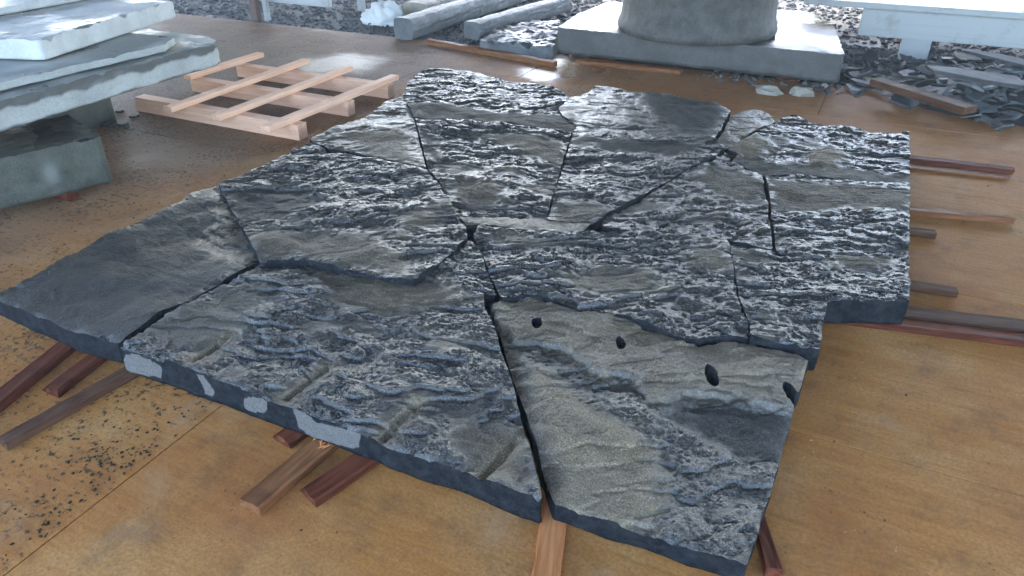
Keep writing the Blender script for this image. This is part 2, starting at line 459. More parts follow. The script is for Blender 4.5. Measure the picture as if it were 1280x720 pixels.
# ------------------------------------------------------------------ the laid-out wall slabs
ZT = 0.135
def ring_px(pts, z=ZT): return [P(x, y, z) for x, y in pts]
GRP = 'split granite slabs laid out as a jigsaw on battens'
SLABS = {}
def slab(key, pts, label, ang=0, rip=1.0, dz=0.0, tanb=0.0, patches=(), holes=(), grooves=(), z0=0.04, und=1.0, tilt=(0, 0), sidefun=None, seed=1, cell=0.0062, wamp=0.008, ani=2.8, freq=1.0):
    ring = wiggle(ring_px(pts, ZT + dz), wamp)
    hr = []
    for hx, hy, r1, r2 in holes:
        cx, cy = P(hx, hy, ZT + 0.02)
        hr.append([(cx + r1 * math.cos(t) * CY - r2 * math.sin(t) * SY, cy + r1 * math.cos(t) * SY + r2 * math.sin(t) * CY) for t in np.linspace(0, 2 * np.pi, 22, endpoint=False)])
    cxm, cym = np.array(ring).mean(0)
    pr = [(wiggle(ring_px(pp, ZT + 0.01), 0.035, 0.04, seed + 5), dh, soft, tn, rm) for pp, dh, soft, tn, rm in patches]
    def h(x, y, d):
        a = YAW + R(ang); ca, sa = math.cos(a), math.sin(a)
        s = x * ca + y * sa; t = -x * sa + y * ca           # s along the crests
        U = fbm(x * 2.1, y * 2.1, seed + 60, 3) * 0.026 * und + fbm(x * 6.5, y * 6.5, seed + 70, 2) * 0.010 * und
        mask = sstep(-0.22, 0.18, fbm(x * 2.6 + 5, y * 3.2, seed + 80, 3) + 0.30)
        rm = rip * (0.35 + 0.65 * mask)
        tan = np.clip(tanb + 0.35 * (1 - mask) * sstep(-0.1, 0.4, fbm(x * 3.1, y * 3.1, seed + 90, 3) + 0.1), 0, 1)
        for pp, dh, soft, tn, m_ in pr:
            D = polydist(x, y, [pp])[0] + fbm(x * 11, y * 11, seed + 15, 3) * 0.03
            w = sstep(-soft, soft, D); w2 = sstep(-0.055, 0.05, D + fbm(x * 16, y * 16, seed + 16, 3) * 0.05)
            U = U + dh * w; rm = rm * (1 - w2) + m_ * w2
            wt = sstep(-0.07, 0.06, D + fbm(x * 19, y * 19, seed + 17, 4) * 0.07)
            tan = tan * (1 - wt) + tn * wt * (0.75 + 0.5 * np.clip(fbm(x * 9, y * 9, seed + 33, 3) + .25, 0, 1)) if tn >= 0 else tan * (1 - wt)
        wx = fbm(x * 9, y * 9, seed + 11, 2) * 0.030; wy = fbm(x * 9 + 31, y * 9, seed + 12, 2) * 0.030
        f1 = 31.0 * freq; am = (1.86 * freq) ** -0.9
        sc1 = scallop((s + wx) * f1 / ani, (t + wy) * f1, seed)
        sc2 = scallop((s + wx * .6) * 2.3 * f1 / (ani * .8), (t + wy * .6) * 2.3 * f1, seed + 1)
        n1 = perlin((s + wx) * f1 * .6 / ani, (t + wy) * f1 * .6, seed + 6)
        n3 = perlin((s + wx) * 2.9 * f1 / 1.5, (t + wy) * 2.9 * f1, seed + 2)
        ripl = am * ((sc1 - 0.3) * 0.0088 + (sc2 - 0.3) * 0.0062 + n1 * 0.003 + n3 * 0.0032)
        # cleavage steps: shallow terraces with sharp lips
        q3 = (fbm(s * 1.6, t * 4.2, seed + 95, 4) + 1) * 4.0; fr = q3 - np.floor(q3)
        U = U + (np.floor(q3) - 4 + sstep(0.0, 0.10, fr) - fr * 0.55) * 0.0065 * und * np.clip(rm, 0.2, 1)
        z = U + rm * ripl + fbm(x * 45, y * 45, seed + 4, 3) * 0.0024
        z = z + tilt[0] * (x - cxm) + tilt[1] * (y - cym)
        chip = 0.5 + 0.5 * fbm(x * 14, y * 14, seed + 21, 3)
        z = z - (0.0008 + 0.034 * np.clip(chip - 0.5, 0, 1)) * np.exp(-d / 0.009)
        for gx0, gy0, gx1, gy1, rad in grooves:
            (ax, ay), (bx, by) = P(gx0, gy0, ZT), P(gx1, gy1, ZT)
            L = math.hypot(bx - ax, by - ay); ex, ey = (bx - ax) / L, (by - ay) / L
            q = (x - ax) * ex + (y - ay) * ey; w = np.abs(-(x - ax) * ey + (y - ay) * ex)
            prof = np.sqrt(np.clip(1 - (w / rad) ** 2, 0, 1)) * sstep(-0.02, 0.01, q) * (1 - sstep(L - 0.02, L + 0.02, q))
            near = np.exp(-(w / (rad * 2.4)) ** 2) * sstep(-0.06, 0.0, q) * (1 - sstep(L, L + 0.06, q))
            z = z - 0.026 * prof * (1.15 - 0.8 * q / L) - 0.006 * near
            tan = np.clip(tan + 0.75 * near, 0, 1)
        z = np.maximum(z, -(ZT + dz - z0) + 0.02)
        wet = np.clip((rm / max(rip, 0.35) - 0.20) / 0.42, 0, 1) * (1 - 0.8 * np.clip(tan, 0, 1)) + fbm(x * 13, y * 13, seed + 44, 3) * 0.25
        return z, dict(tan=np.clip(tan, 0, 1), wet=np.clip(wet, 0, 1))
    o = build_stone('granite_slab', ring, z0, ZT + dz, cell, h, M['split'], 0.0012, hr, 8, 0.007, sidefun, seed)
    tag(o, label, 'stone slab', GRP); SLABS[key] = o
    return o

front_white = [[onfront(x, y, 1.335) for x, y in pl] for pl in (
    [(178, 430), (190, 428), (215, 439), (222, 446), (221, 459), (200, 456), (183, 450), (175, 441)],
    [(264, 455), (275, 457), (285, 476), (284, 482), (274, 479)],
    [(322, 484), (337, 481), (350, 484), (350, 496), (347, 501), (330, 499), (321, 492)],
    [(381, 495), (395, 500), (410, 513), (428, 517), (466, 525), (464, 546), (435, 540), (405, 533), (388, 521)])]
def e_side(x, y, z, f):
    w = np.zeros(len(x))
    fr = y < 1.45
    for pl in front_white:
        D = polydist(x, z, [wiggle(pl, 0.012, 0.015, 5)])[0]
        w = np.maximum(w, sstep(-0.004, 0.004, D) * fr)
    return w, np.zeros(len(x))

slab('A', [(504, 121), (509, 103), (524, 89), (553, 85), (588, 87), (620, 93), (637, 98), (675, 104), (705, 114), (714, 121), (698, 135), (702, 145), (722, 157), (716, 165), (666, 161), (619, 155), (518, 149)],
     'back slab with brightly rippled far half and smooth near band, touching the puddle glare', 8, 1.3, 0.0, 0.0,
     [([(500, 128), (560, 131), (640, 143), (695, 140), (725, 158), (716, 168), (619, 158), (515, 152)], 0.004, 0.02, 0.15, 0.12)], freq=0.75, cell=0.007, seed=101, tilt=(0, -0.02))
slab('K', [(714, 121), (730, 116), (746, 106), (769, 108), (787, 113), (838, 118), (862, 126), (897, 131), (914, 138), (893, 174), (858, 172), (825, 172), (804, 174), (759, 167), (716, 165), (722, 157), (702, 145), (698, 135)],
     'smooth dark back slab with pale scuffs, directly in front of the column plinth', -22, 0.45, 0.006, 0.05,
     [([(800, 112), (900, 130), (910, 138), (885, 168), (850, 165), (800, 130)], 0.004, 0.03, -1, 0.12)], freq=0.8, cell=0.008, seed=112)
slab('B', [(386, 174), (420, 160), (457, 144), (482, 126), (504, 121), (518, 150), (533, 210), (500, 203), (463, 193), (411, 185), (392, 178)],
     'olive grey triangular slab next to the pine pallet frame', 22, 0.6, -0.002, 0.2,
     [([(430, 168), (500, 160), (527, 205), (470, 193)], 0.003, 0.03, 0.55, 0.2)], freq=0.9, cell=0.007, seed=121)
slab('C', [(272, 228), (300, 218), (340, 199), (386, 175), (411, 185.3), (463, 193.3), (500, 203.3), (534, 210.5), (549, 228), (571, 269), (581, 281), (585, 297), (552, 328), (519, 353), (484, 351), (455, 345), (384, 328), (355, 324), (325, 326), (300, 280)],
     'large rippled slab with a sharp right corner in the left middle of the layout', 18, 1.2, 0.012, 0.0,
     [([(272, 235), (330, 232), (390, 235), (410, 250), (350, 275), (300, 280)], -0.014, 0.010, -1, 0.35),
      ([(310, 290), (420, 290), (470, 300), (520, 335), (500, 350), (360, 322), (325, 322)], 0.002, 0.03, 0.35, 0.35)], freq=1.0, cell=0.0055, seed=131, tilt=(0.0, -0.015))
slab('D', [(-14, 372), (0, 366), (67, 329), (133, 292), (200, 262), (233, 240), (272, 228), (300, 280), (325, 327), (297, 344), (242, 376), (197, 400), (150, 434), (97, 421), (0, 378)],
     'smooth dark slab at the far left corner of the layout', -40, 0.42, -0.020, 0.0,
     [([(-20, 380), (100, 305), (230, 240), (280, 235), (240, 300), (300, 330), (160, 425), (97, 425)], 0.0, 0.06, 0.05, 0.16)], freq=1.1, cell=0.0065, seed=141, tilt=(0.02, -0.02), ani=2.6)
slab('E', [(150, 436), (197, 401), (242, 377.5), (297, 346), (325, 327.5), (355, 324.8), (384, 328.8), (455, 345.8), (484, 351.8), (519, 354), (552, 332), (588, 298), (596, 306), (603, 320), (612, 342), (620, 366), (605, 367), (607, 380), (629, 444), (642, 478), (679, 626), (605, 597), (484, 556), (400, 523), (284, 483)],
     'large front slab with drill grooves and white patches on its sawn front edge', -12, 1.25, 0.0, 0.0,
     [([(390, 335), (470, 348), (560, 352), (575, 375), (480, 385), (420, 375)], -0.004, 0.03, 0.45, 0.3),
      ([(180, 405), (260, 375), (330, 350), (330, 380), (250, 430), (200, 430)], 0.0, 0.05, 0.25, 0.55),
      ([(560, 520), (640, 520), (670, 600), (600, 590)], -0.004, 0.03, 0.3, 0.4)],
     grooves=[(243, 452, 290, 414, 0.016), (358, 497, 412, 456, 0.017), (480, 545, 524, 501, 0.017), (603, 592, 648, 540, 0.017)],
     sidefun=e_side, cell=0.0043, seed=151, freq=1.35, ani=1.8)
slab('F', [(611, 380), (627, 374), (658, 368), (684, 371), (711, 379), (738, 389), (782, 397), (830, 412), (860, 423), (902, 420), (939, 420), (965, 427), (976, 436), (994, 438), (1012, 451), (998, 495), (975, 575), (950, 660), (932, 707), (866, 688), (803, 667), (740, 647), (691, 630), (676, 585), (655, 514), (630, 440)],
     'front right slab with four drilled holes along its tan upper rim', 8, 1.2, -0.034, 0.05,
     [([(608, 372), (658, 362), (790, 395), (860, 420), (930, 416), (1016, 440), (1002, 500), (930, 482), (860, 478), (815, 490), (795, 462), (740, 450), (700, 425), (640, 415)], 0.020, 0.011, 0.8, 0.95),
      ([(655, 440), (690, 455), (735, 500), (800, 535), (828, 585), (810, 640), (745, 645), (700, 615), (672, 530)], 0.014, 0.045, 1.0, 0.7),
      ([(820, 505), (870, 490), (940, 492), (1000, 505), (985, 560), (930, 560), (880, 530)], -0.014, 0.02, -1, 0.35),
      ([(611, 390), (640, 425), (670, 500), (690, 620), (672, 600), (640, 480)], 0.0, 0.02, 0.35, 0.2)],
     holes=[(671, 393, 0.019, 0.036), (777, 417, 0.017, 0.034), (892, 456, 0.020, 0.055), (991, 479, 0.019, 0.052)],
     cell=0.0043, seed=161, freq=1.35, ani=1.7, und=0.8)
slab('G', [(597, 280.5), (616, 281.3), (649, 286.8), (722, 290.3), (755, 290.5), (804, 290.3), (860, 294.5), (910, 301), (916, 335), (923, 370), (936, 412), (938, 419), (902, 419), (860, 422), (830, 411), (798, 400), (782, 396), (738, 388), (711, 378), (684, 370), (658, 367), (627, 373), (620, 360), (612, 340), (603, 316), (592, 297)],
     'wide strongly rippled slab in the centre right, above the drilled slab', 3, 1.5, 0.0, 0.0,
     [([(690, 340), (760, 330), (830, 345), (830, 365), (740, 365)], -0.003, 0.03, 0.4, 0.45),
      ([(860, 310), (905, 305), (915, 335), (870, 335)], 0.002, 0.03, 0.4, 0.4)], cell=0.0052, seed=171, freq=0.75, ani=3.4)
slab('H', [(519, 149.5), (619, 155.3), (666, 161.3), (715, 165.3), (699.5, 215), (682.5, 274), (649, 272), (600, 270), (571, 269), (549, 227), (536, 210)],
     'wedge slab with a bright wet streak across its middle, below the back slab', -22, 1.3, 0.004, 0.0,
     [([(600, 168), (660, 166), (710, 180), (700, 210), (640, 185)], 0.003, 0.02, 0.4, 0.15),
      ([(560, 225), (620, 225), (640, 250), (600, 258), (570, 250)], 0.002, 0.03, 0.4, 0.3),
      ([(520, 155), (540, 165), (560, 215), (545, 215)], 0.0, 0.02, 0.0, 0.1)], freq=0.65, cell=0.0065, seed=181, tilt=(0, 0.01))
slab('I', [(717, 165.3), (759, 167.3), (804, 174.3), (825, 172.3), (858, 172.3), (893, 174.3), (906, 185), (885, 199), (813, 237), (752, 271.5), (741, 278), (684, 274.2), (701, 215)],
     'wedge slab with fine ripples whose long right edge makes the diagonal dark joint', 0, 1.1, 0.010, 0.0,
     [([(720, 170), (800, 178), (880, 180), (860, 195), (760, 190)], 0.003, 0.03, -1, 0.15),
      ([(690, 255), (740, 250), (760, 262), (735, 280), (690, 276)], 0.0, 0.03, 0.25, 0.3)], freq=0.8, seed=191)
slab('P', [(571, 269.2), (600, 270.2), (649, 272.2), (684, 274.3), (741, 278.2), (728, 289.5), (720, 290), (649, 286.5), (616, 281), (582, 279.5)],
     'narrow tan strip of stone below the two wedge slabs', 0, 0.25, tanb=0.6, seed=201, und=0.3, dz=0.004)
slab('J', [(907, 188), (920, 194), (912, 203), (927, 207), (953, 218), (960, 265), (966, 312), (938, 306), (909, 300), (860, 294), (804, 290), (756, 290), (753, 285), (753, 275), (817, 240), (888, 201)],
     'rippled slab right of the diagonal joint, with a smooth dark upper corner', 6, 1.2, -0.004, 0.05,
     [([(885, 203), (925, 208), (952, 222), (955, 255), (900, 245), (870, 225)], 0.003, 0.03, 0.3, 0.15)], freq=0.85, seed=211)
slab('O', [(915, 144), (926, 139), (945, 137), (962, 142), (970, 150), (950, 161), (918, 179), (907, 186), (896, 176)],
     'small pale chipped stone wedged at the back between the two larger back slabs', 0, 0.4, 0.0, 0.35, seed=221)
slab('L', [(971, 151), (985, 146), (996, 146), (1021, 156), (1048, 159), (1068, 162), (1090, 168), (1113, 168), (1136, 165), (1138, 200), (1138, 231), (1085, 228), (1033, 224), (993, 217), (956, 218), (927, 206), (913, 203), (922, 193), (909, 187), (919, 180), (951, 162)],
     'back right slab with tan mounds and bright ripples along its ragged far edge', -14, 1.3, 0.004, 0.0,
     [([(905, 190), (960, 200), (1040, 205), (1136, 215), (1138, 235), (1033, 228), (956, 220), (915, 205)], 0.0, 0.025, 0.15, 0.12),
      ([(915, 180), (945, 168), (965, 180), (950, 195), (920, 192)], 0.010, 0.03, 0.75, 0.2),
      ([(1012, 190), (1035, 184), (1058, 194), (1045, 206), (1018, 204)], 0.012, 0.03, 0.9, 0.2)], freq=0.85, seed=231)
slab('M', [(957, 218.3), (993, 217.3), (1033, 224.3), (1085, 228.3), (1138, 231.3), (1137, 280), (1136, 322), (1090, 321), (1053, 320), (1000, 317), (970, 313), (964, 266)],
     'slab at the right edge with a brown upper band and a bright lower ridge', -11, 1.3, 0.004, 0.0,
     [([(960, 222), (1033, 228), (1137, 237), (1137, 262), (1060, 262), (965, 262)], 0.002, 0.03, 0.4, 0.18)], freq=0.75, seed=241, tilt=(0, 0.012))
slab('N', [(911, 301), (938, 306.3), (967, 313), (1000, 317.2), (1053, 320.2), (1090, 321.2), (1136, 322.2), (1136, 380), (1085, 379), (1034, 378), (1029, 405), (1025, 437), (1002, 434), (971, 428), (937, 420), (937, 412), (924, 370), (917, 335)],
     'L-shaped chunky rippled slab at the right with a sawn blue end face', -16, 1.5, 0.0, 0.0,
     [([(915, 306), (960, 314), (970, 325), (925, 330)], 0.0, 0.02, 0.2, 0.25),
      ([(1040, 315), (1110, 318), (1120, 330), (1050, 332)], 0.002, 0.02, 0.35, 0.35)], cell=0.005, seed=251, freq=0.85, ani=2.0)

# ------------------------------------------------------------------ timber
def batten(pts, width, height, mat, label, name='batten', z=0.0, extend=(0, 0), ragged=0.0, taper=1.0, group='timber battens under the slabs', bow=0.0, seed=0, zpx=None, notch=0.0):
    """pts: two photo pixels on the floor giving the axis"""
    zz = height if zpx is None else zpx
    (ax, ay), (bx, by) = P(*pts[0], zz), P(*pts[1], zz)
    L = math.hypot(bx - ax, by - ay); ex, ey = (bx - ax) / L, (by - ay) / L
    ax -= ex * extend[0]; ay -= ey * extend[0]; L += extend[0] + extend[1]
    rng = random.Random(seed)
    nseg = max(6, int(L / 0.06)); nw = 5
    prof = []
    ch = min(0.006, height * 0.2)
    verts, faces = [], []
    K = []
    for i in range(nseg + 1):
        t = i / nseg
        wd = width * (1 + (taper - 1) * max(0, (t - 0.6) / 0.4)) * (1 + rng.uniform(-0.03, 0.03))
        hh = height * (1 + rng.uniform(-0.05, 0.05)); b = bow * math.sin(math.pi * t)
        h2 = wd / 2
        row = [(-h2, 0.001), (h2, 0.001), (h2 + rng.uniform(-.002, .002), hh - ch), (h2 - ch, hh), (h2 * 0.3, hh - rng.uniform(0, .003)), (-h2 * 0.3, hh - rng.uniform(0, .003)), (-h2 + ch, hh), (-h2 + rng.uniform(-.002, .002), hh - ch)]
        for j, (w, q) in enumerate(row):
            yy = t * L
            if ragged and i == nseg: yy += rng.uniform(-ragged, ragged)
            if ragged and i == 0: yy -= rng.uniform(-ragged, ragged)
            if notch and i >= nseg - 1 and j in (4,): yy -= notch
            verts.append((w + b, yy, q))
    m = 8
    for i in range(nseg):
        for j in range(m):
            faces.append((i * m + j, i * m + (j + 1) % m, (i + 1) * m + (j + 1) % m, (i + 1) * m + j))
    faces.append(tuple(reversed(range(m)))); faces.append(tuple(nseg * m + j for j in range(m)))
    o = mesh_obj(name, verts, faces, M[mat], loc=(ax, ay, z + 0.002), rz=math.atan2(-ex, ey))
    tag(o, label, 'timber', group); return o
BH = 0.031
batten([(88, 424), (-22, 512)], 0.072, BH, 'redwood', 'dark red batten reaching furthest left from under the far left slab', extend=(0.5, 0.3), seed=1)
batten([(128, 437), (62, 487)], 0.062, BH, 'redwood', 'short red batten between two longer ones under the left slab corner', extend=(0.5, 0), ragged=0.008, seed=2)
batten([(165, 459), (2, 550)], 0.055, BH, 'greywood', 'long worn brown batten running to the left picture edge below the left slab corner', extend=(0.5, 0), ragged=0.006, seed=3)
batten([(385, 526), (352, 549)], 0.075, BH * 0.8, 'redwood', 'dark stub of batten half hidden behind the splintered board', extend=(0.4, 0), ragged=0.006, seed=4)
batten([(414, 543), (311, 629)], 0.080, BH, 'brownwood', 'splintered brown board with pale frayed top under the front slab', extend=(0.4, 0), ragged=0.004, seed=5)
batten([(462, 566), (386, 617)], 0.074, BH, 'redwood', 'wet black-red batten with notched end beside the splintered board', extend=(0.4, 0), ragged=0.008, notch=0.03, seed=6)
batten([(694, 636), (680, 735)], 0.072, BH, 'orangewood', 'bright orange batten leaving the joint between the two front slabs', extend=(0.4, 0.1), seed=7)
batten([(950, 650), (968, 712)], 0.040, BH * 0.8, 'redwood', 'small dark red wood offcut at the corner of the drilled slab', extend=(0.1, 0), ragged=0.01, taper=1.25, seed=8)
batten([(1138, 196), (1267, 211)], 0.065, BH, 'redwood', 'long dark batten nearest the rubble heap on the right', extend=(0.4, 0), ragged=0.01, seed=9)
batten([(1138, 208), (1262, 221)], 0.055, 0.012, 'brownwood', 'thin reddish lath lying against the rearmost right batten', extend=(0.4, 0), ragged=0.01, seed=10)
batten([(1136, 260), (1267, 273)], 0.060, BH, 'brownwood', 'brown batten with a long pointed broken tip on the right', extend=(0.4, 0), ragged=0.02, taper=0.35, seed=11)
batten([(1136, 286), (1170, 290)], 0.050, BH, 'greywood', 'very short stub of batten just below the pointed batten', extend=(0.4, 0), seed=12)
batten([(1136, 353), (1197, 362)], 0.050, BH, 'greywood', 'short dark batten with a pale nail end on the right', extend=(0.4, 0), seed=13)
batten([(1100, 384), (1282, 406)], 0.085, 0.020, 'greywood', 'flat grey-brown plank behind the frontmost right batten', extend=(0.2, 0.3), seed=14)
batten([(1108, 401), (1285, 423)], 0.060, BH * 0.9, 'redwood', 'frontmost dark batten on the right with a bright torn spot', extend=(0.2, 0.3), seed=15)

# dowel-like splinters on the frayed board
def splinters(cx, cy, n, spread, length, mat, z, seed, name, ang0=0.0, angs=3.14, parent=None):
    rng = random.Random(seed); V, F = [], []
    for _ in range(n):
        a = ang0 + rng.uniform(-angs, angs); L = length * rng.uniform(0.4, 1.3); w = rng.uniform(0.001, 0.003)
        x, y = cx + rng.gauss(0, spread), cy + rng.gauss(0, spread)
        dx, dy = math.cos(a) * L / 2, math.sin(a) * L / 2; px_, py_ = -math.sin(a) * w, math.cos(a) * w
        zz = z + rng.uniform(0.001, 0.004); up = rng.uniform(0, 0.012) if parent else rng.uniform(0, 0.003)
        k = len(V)
        V += [(x - dx - px_, y - dy - py_, zz), (x - dx + px_, y - dy + py_, zz), (x + dx, y + dy, zz + up), (x, y, zz + up + 0.003)]
        F += [(k, k + 1, k + 3), (k, k + 3, k + 2), (k + 1, k + 2, k + 3), (k, k + 2, k + 1)]
    return V, F
sx, sy = P(408, 552, BH)
V_, F_ = splinters(sx, sy, 26, 0.016, 0.028, 'pine', BH + 0.002, 4, 'splinters', 1.2, 0.7, True)
tag(mesh_obj('wood_splinters', V_, F_, M['orangewood']), 'pale frayed wood splinters on the brown board', 'splinters', kind='stuff')
V_, F_ = [], []
for (qx, qy, n_, sp) in ((965, 620, 12, 0.05), (1085, 470, 6, 0.05), (1180, 430, 8, 0.06), (1150, 690, 12, 0.04), (1030, 560, 10, 0.08), (1200, 250, 8, 0.10), (1160, 320, 6, 0.08), (1180, 500, 8, 0.15), (1230, 340, 6, 0.12), (1040, 650, 8, 0.05), (1120, 400, 6, 0.04)):
    cx, cy = P(qx, qy)
    a, b = splinters(cx, cy, n_, sp, 0.008, 'pine', 0.001, qx, 'x')
    k = len(V_); V_ += a; F_ += [tuple(i + k for i in f) for f in b]
tag(mesh_obj('wood_shavings', V_, F_, M['orangewood']), 'tiny pale shavings scattered on the plywood right of the slabs', 'shavings', kind='stuff')

# ------------------------------------------------------------------ pine pallet frame
pf = tag(empty('pallet_frame', (-4.1, 4.1, 0)), 'unfinished pallet frame of fresh pink pine on the floor', 'pallet')
def plank(parent, name, x0, x1, y0, y1, z0, z1, mat, seed, axis):
    rng = random.Random(seed); bm = bmesh.new()
    bmesh.ops.create_cube(bm, size=1.0)
    for v in bm.verts:
        v.co = Vector(((x0 + x1) / 2 + v.co.x * (x1 - x0), (y0 + y1) / 2 + v.co.y * (y1 - y0), (z0 + z1) / 2 + v.co.z * (z1 - z0)))
    bmesh.ops.bevel(bm, geom=bm.edges[:], offset=0.003, segments=1, affect='EDGES')
    for v in bm.verts: v.co += Vector((rng.uniform(-1, 1), rng.uniform(-1, 1), rng.uniform(-1, 1))) * 0.0015
    # local origin at centre with long axis on Y so the grain follows the board
    c = Vector(((x0 + x1) / 2, (y0 + y1) / 2, (z0 + z1) / 2))
    rot = Matrix.Rotation(R(90), 4, 'Z') if axis == 'x' else Matrix.Identity(4)
    for v in bm.verts: v.co = rot.inverted() @ (v.co - c)
    o = bm_obj(name, bm, M[mat], parent)
    o.location = c - Vector(parent.location); o.rotation_euler = (0, 0, R(90) if axis == 'x' else 0)
    return o
for i, (yy, x0, x1) in enumerate(((3.56, -4.83, -3.30), (4.13, -4.88, -3.33), (4.64, -4.89, -3.33))):
    r_ = plank(pf, 'runner', x0, x1, yy, yy + 0.09, 0.0, 0.105, 'pine', i, 'x')
for i, (xa, ya, xb, yb) in enumerate(((-4.87, 4.10, -4.90, 4.97), (-4.30, 3.40, -4.37, 4.94), (-3.86, 3.41, -3.88, 4.90), (-3.40, 3.37, -3.38, 4.83))):
    s_ = plank(pf, 'slat', min(xa, xb) - 0.037 + abs(xa - xb) / 2, max(xa, xb) + 0.037 - abs(xa - xb) / 2, ya, yb, 0.1055, 0.142, 'pine', 20 + i, 'y')
    s_.rotation_euler = (0, 0, math.atan2(-(xb - xa), yb - ya))

# ------------------------------------------------------------------ stacked blocks on the left
def stone_block(name, ring, z0, z1, mat, label, cell=0.02, rough=0.003, chip=0.02, seed=5, wetfun=None, tanv=0.0, cat='stone block', wamp=0.010, group=None, sideamp=0.006, rows=8, dome=0.0, steps=None):
    rg = wiggle(ring, wamp, 0.05, seed)
    def h(x, y, d):
        z = fbm(x * 4, y * 4, seed, 3) * rough * 2 + fbm(x * 25, y * 25, seed + 3, 3) * rough
        z -= chip * np.exp(-d / 0.010) * np.clip(fbm(x * 11, y * 11, seed + 7, 4) * 1.6 - 0.05, 0, 1)
        wet = np.clip(fbm(x * 2.4, y * 2.4, seed + 8, 4) * 1.6 + 0.35, 0, 1)
        return z, dict(tan=np.full(len(x), tanv), wet=wet)
    o = build_stone(name, rg, z0, z1, cell, h, M[mat], 0.0, (), rows, sideamp, wetfun, seed)
    if label: tag(o, label, cat, group)
    return o
def wet_edges(z0, z1, lo, hi, seed):
    def f_(x, y, z, f):
        t = (z - z0) / (z1 - z0); nn = fbm(x * 5 + 3, y * 5, seed, 4) * 0.9
        w = np.maximum(sstep(hi, hi + 0.12, t + nn * 0.35), sstep(lo, lo - 0.1, t + nn * 0.2))
        return np.zeros(len(x)), w
    return f_
SG = 'stone blocks stacked at the left'
d = Vector((0.345, 0.94)).normalized(); nrm = Vector((-d.y, d.x))
def quad(c, a, la, lb):          # corner, unit dir, length back along -a, depth along normal
    n_ = Vector((-a.y, a.x)); c = Vector(c)
    return [tuple(c), tuple(c + n_ * lb), tuple(c + n_ * lb - a * la), tuple(c - a * la)]
def smudge(x, y, z, f):
    a = (x + 3.76) * d.x + (y - 2.17) * d.y
    nn = fbm(x * 12 + z * 9, y * 12 - z * 14, 88, 3)
    return np.clip(1.3 * np.exp(-(a / 0.035) ** 2 - ((z - 0.19) / 0.055) ** 2) + nn * 0.25 * np.exp(-(a / 0.06) ** 2), 0, 1) * (x > -4.0), np.zeros(len(x))
stone_block('granite_block', quad((-3.66, 2.44), d, 1.5, 0.55), 0.06, 0.318, 'green', 'green-grey block with a pale smudge at the bottom of the left stack', 0.014, 0.004, 0.02, 301, smudge, group=SG, rows=14)
stone_block('granite_block', [(-4.75, 2.75), (-4.75, 3.35), (-5.4, 3.35), (-5.4, 2.75)], 0.0, 0.33, 'green', 'block in shadow holding up the far end of the overhanging grey slab', 0.03, 0.004, 0.02, 302, None, group=SG)
zb = 0.40
a0, a1 = Vector(P(-30, 175, zb)), Vector(P(284, 78, zb))
md = (a1 - a0).normalized()
ring = [tuple(a0 - md * 0.4), tuple(a0), tuple(a0 * .5 + a1 * .5 + Vector((-0.02, 0))), tuple(a1 - md * 0.10), tuple(a1 + Vector((-0.04, -0.02))), tuple(a1 + Vector((-0.16, 0.05))), tuple(a1 + Vector((-0.7, 0.06))), tuple(a1 + Vector((-1.5, 0.0))), tuple(a0 - md * 0.4 + Vector((-1.6, 0)))]
stone_block('granite_slab', ring, zb, 0.548, 'grey', 'thick grey slab with wet dark edges overhanging in the middle of the left stack', 0.011, 0.003, 0.03, 303, wet_edges(zb, 0.548, 0.10, 0.58, 8), cat='stone slab', group=SG, rows=16, wamp=0.01)
t0, t1 = Vector(P(-40, 120, 0.575)), Vector(P(206, 62, 0.575))
td = (t1 - t0).normalized()
ring = [tuple(t0), tuple(t0 * .55 + t1 * .45 + Vector((-0.015, 0))), tuple(t1), tuple(t1 + Vector((-0.12, 0.20))), tuple(t1 + Vector((-0.8, 0.15))), tuple(t0 + Vector((-0.9, 0)))]
stone_block('granite_slab', ring, 0.562, 0.602, 'grey', 'thin grey plate lying on the thick overhanging slab', 0.016, 0.003, 0.012, 304, None, cat='stone slab', group=SG, rows=4, wamp=0.025)
zb2 = 0.612
k0, k1, k2 = Vector(P(56, 75, zb2)), Vector(P(222, 21, zb2)), Vector(P(-60, 72, zb2))
stone_block('granite_block', [tuple(k0), tuple(k1), tuple(k1 + (k2 - k0) * 2.2), tuple(k2 + (k2 - k0) * 1.2)], zb2, 0.727, 'pale', 'pale dusty block with chipped top edge crowning the left stack', 0.010, 0.004, 0.03, 305, None, group=SG, rows=8)
e0, e1 = Vector(P(-60, 30, 0.735)), Vector(P(150, -8, 0.735))
ed = (e1 - e0)
stone_block('granite_slab', [tuple(e0), tuple(e1), tuple(e1 + Vector((-0.9, 0.1))), tuple(e0 + Vector((-0.9, 0)))], 0.735, 0.78, 'pale', 'topmost thin plate on the left stack, cut off by the picture edge', 0.02, 0.003, 0.01, 306, None, cat='stone slab', group=SG, rows=3)
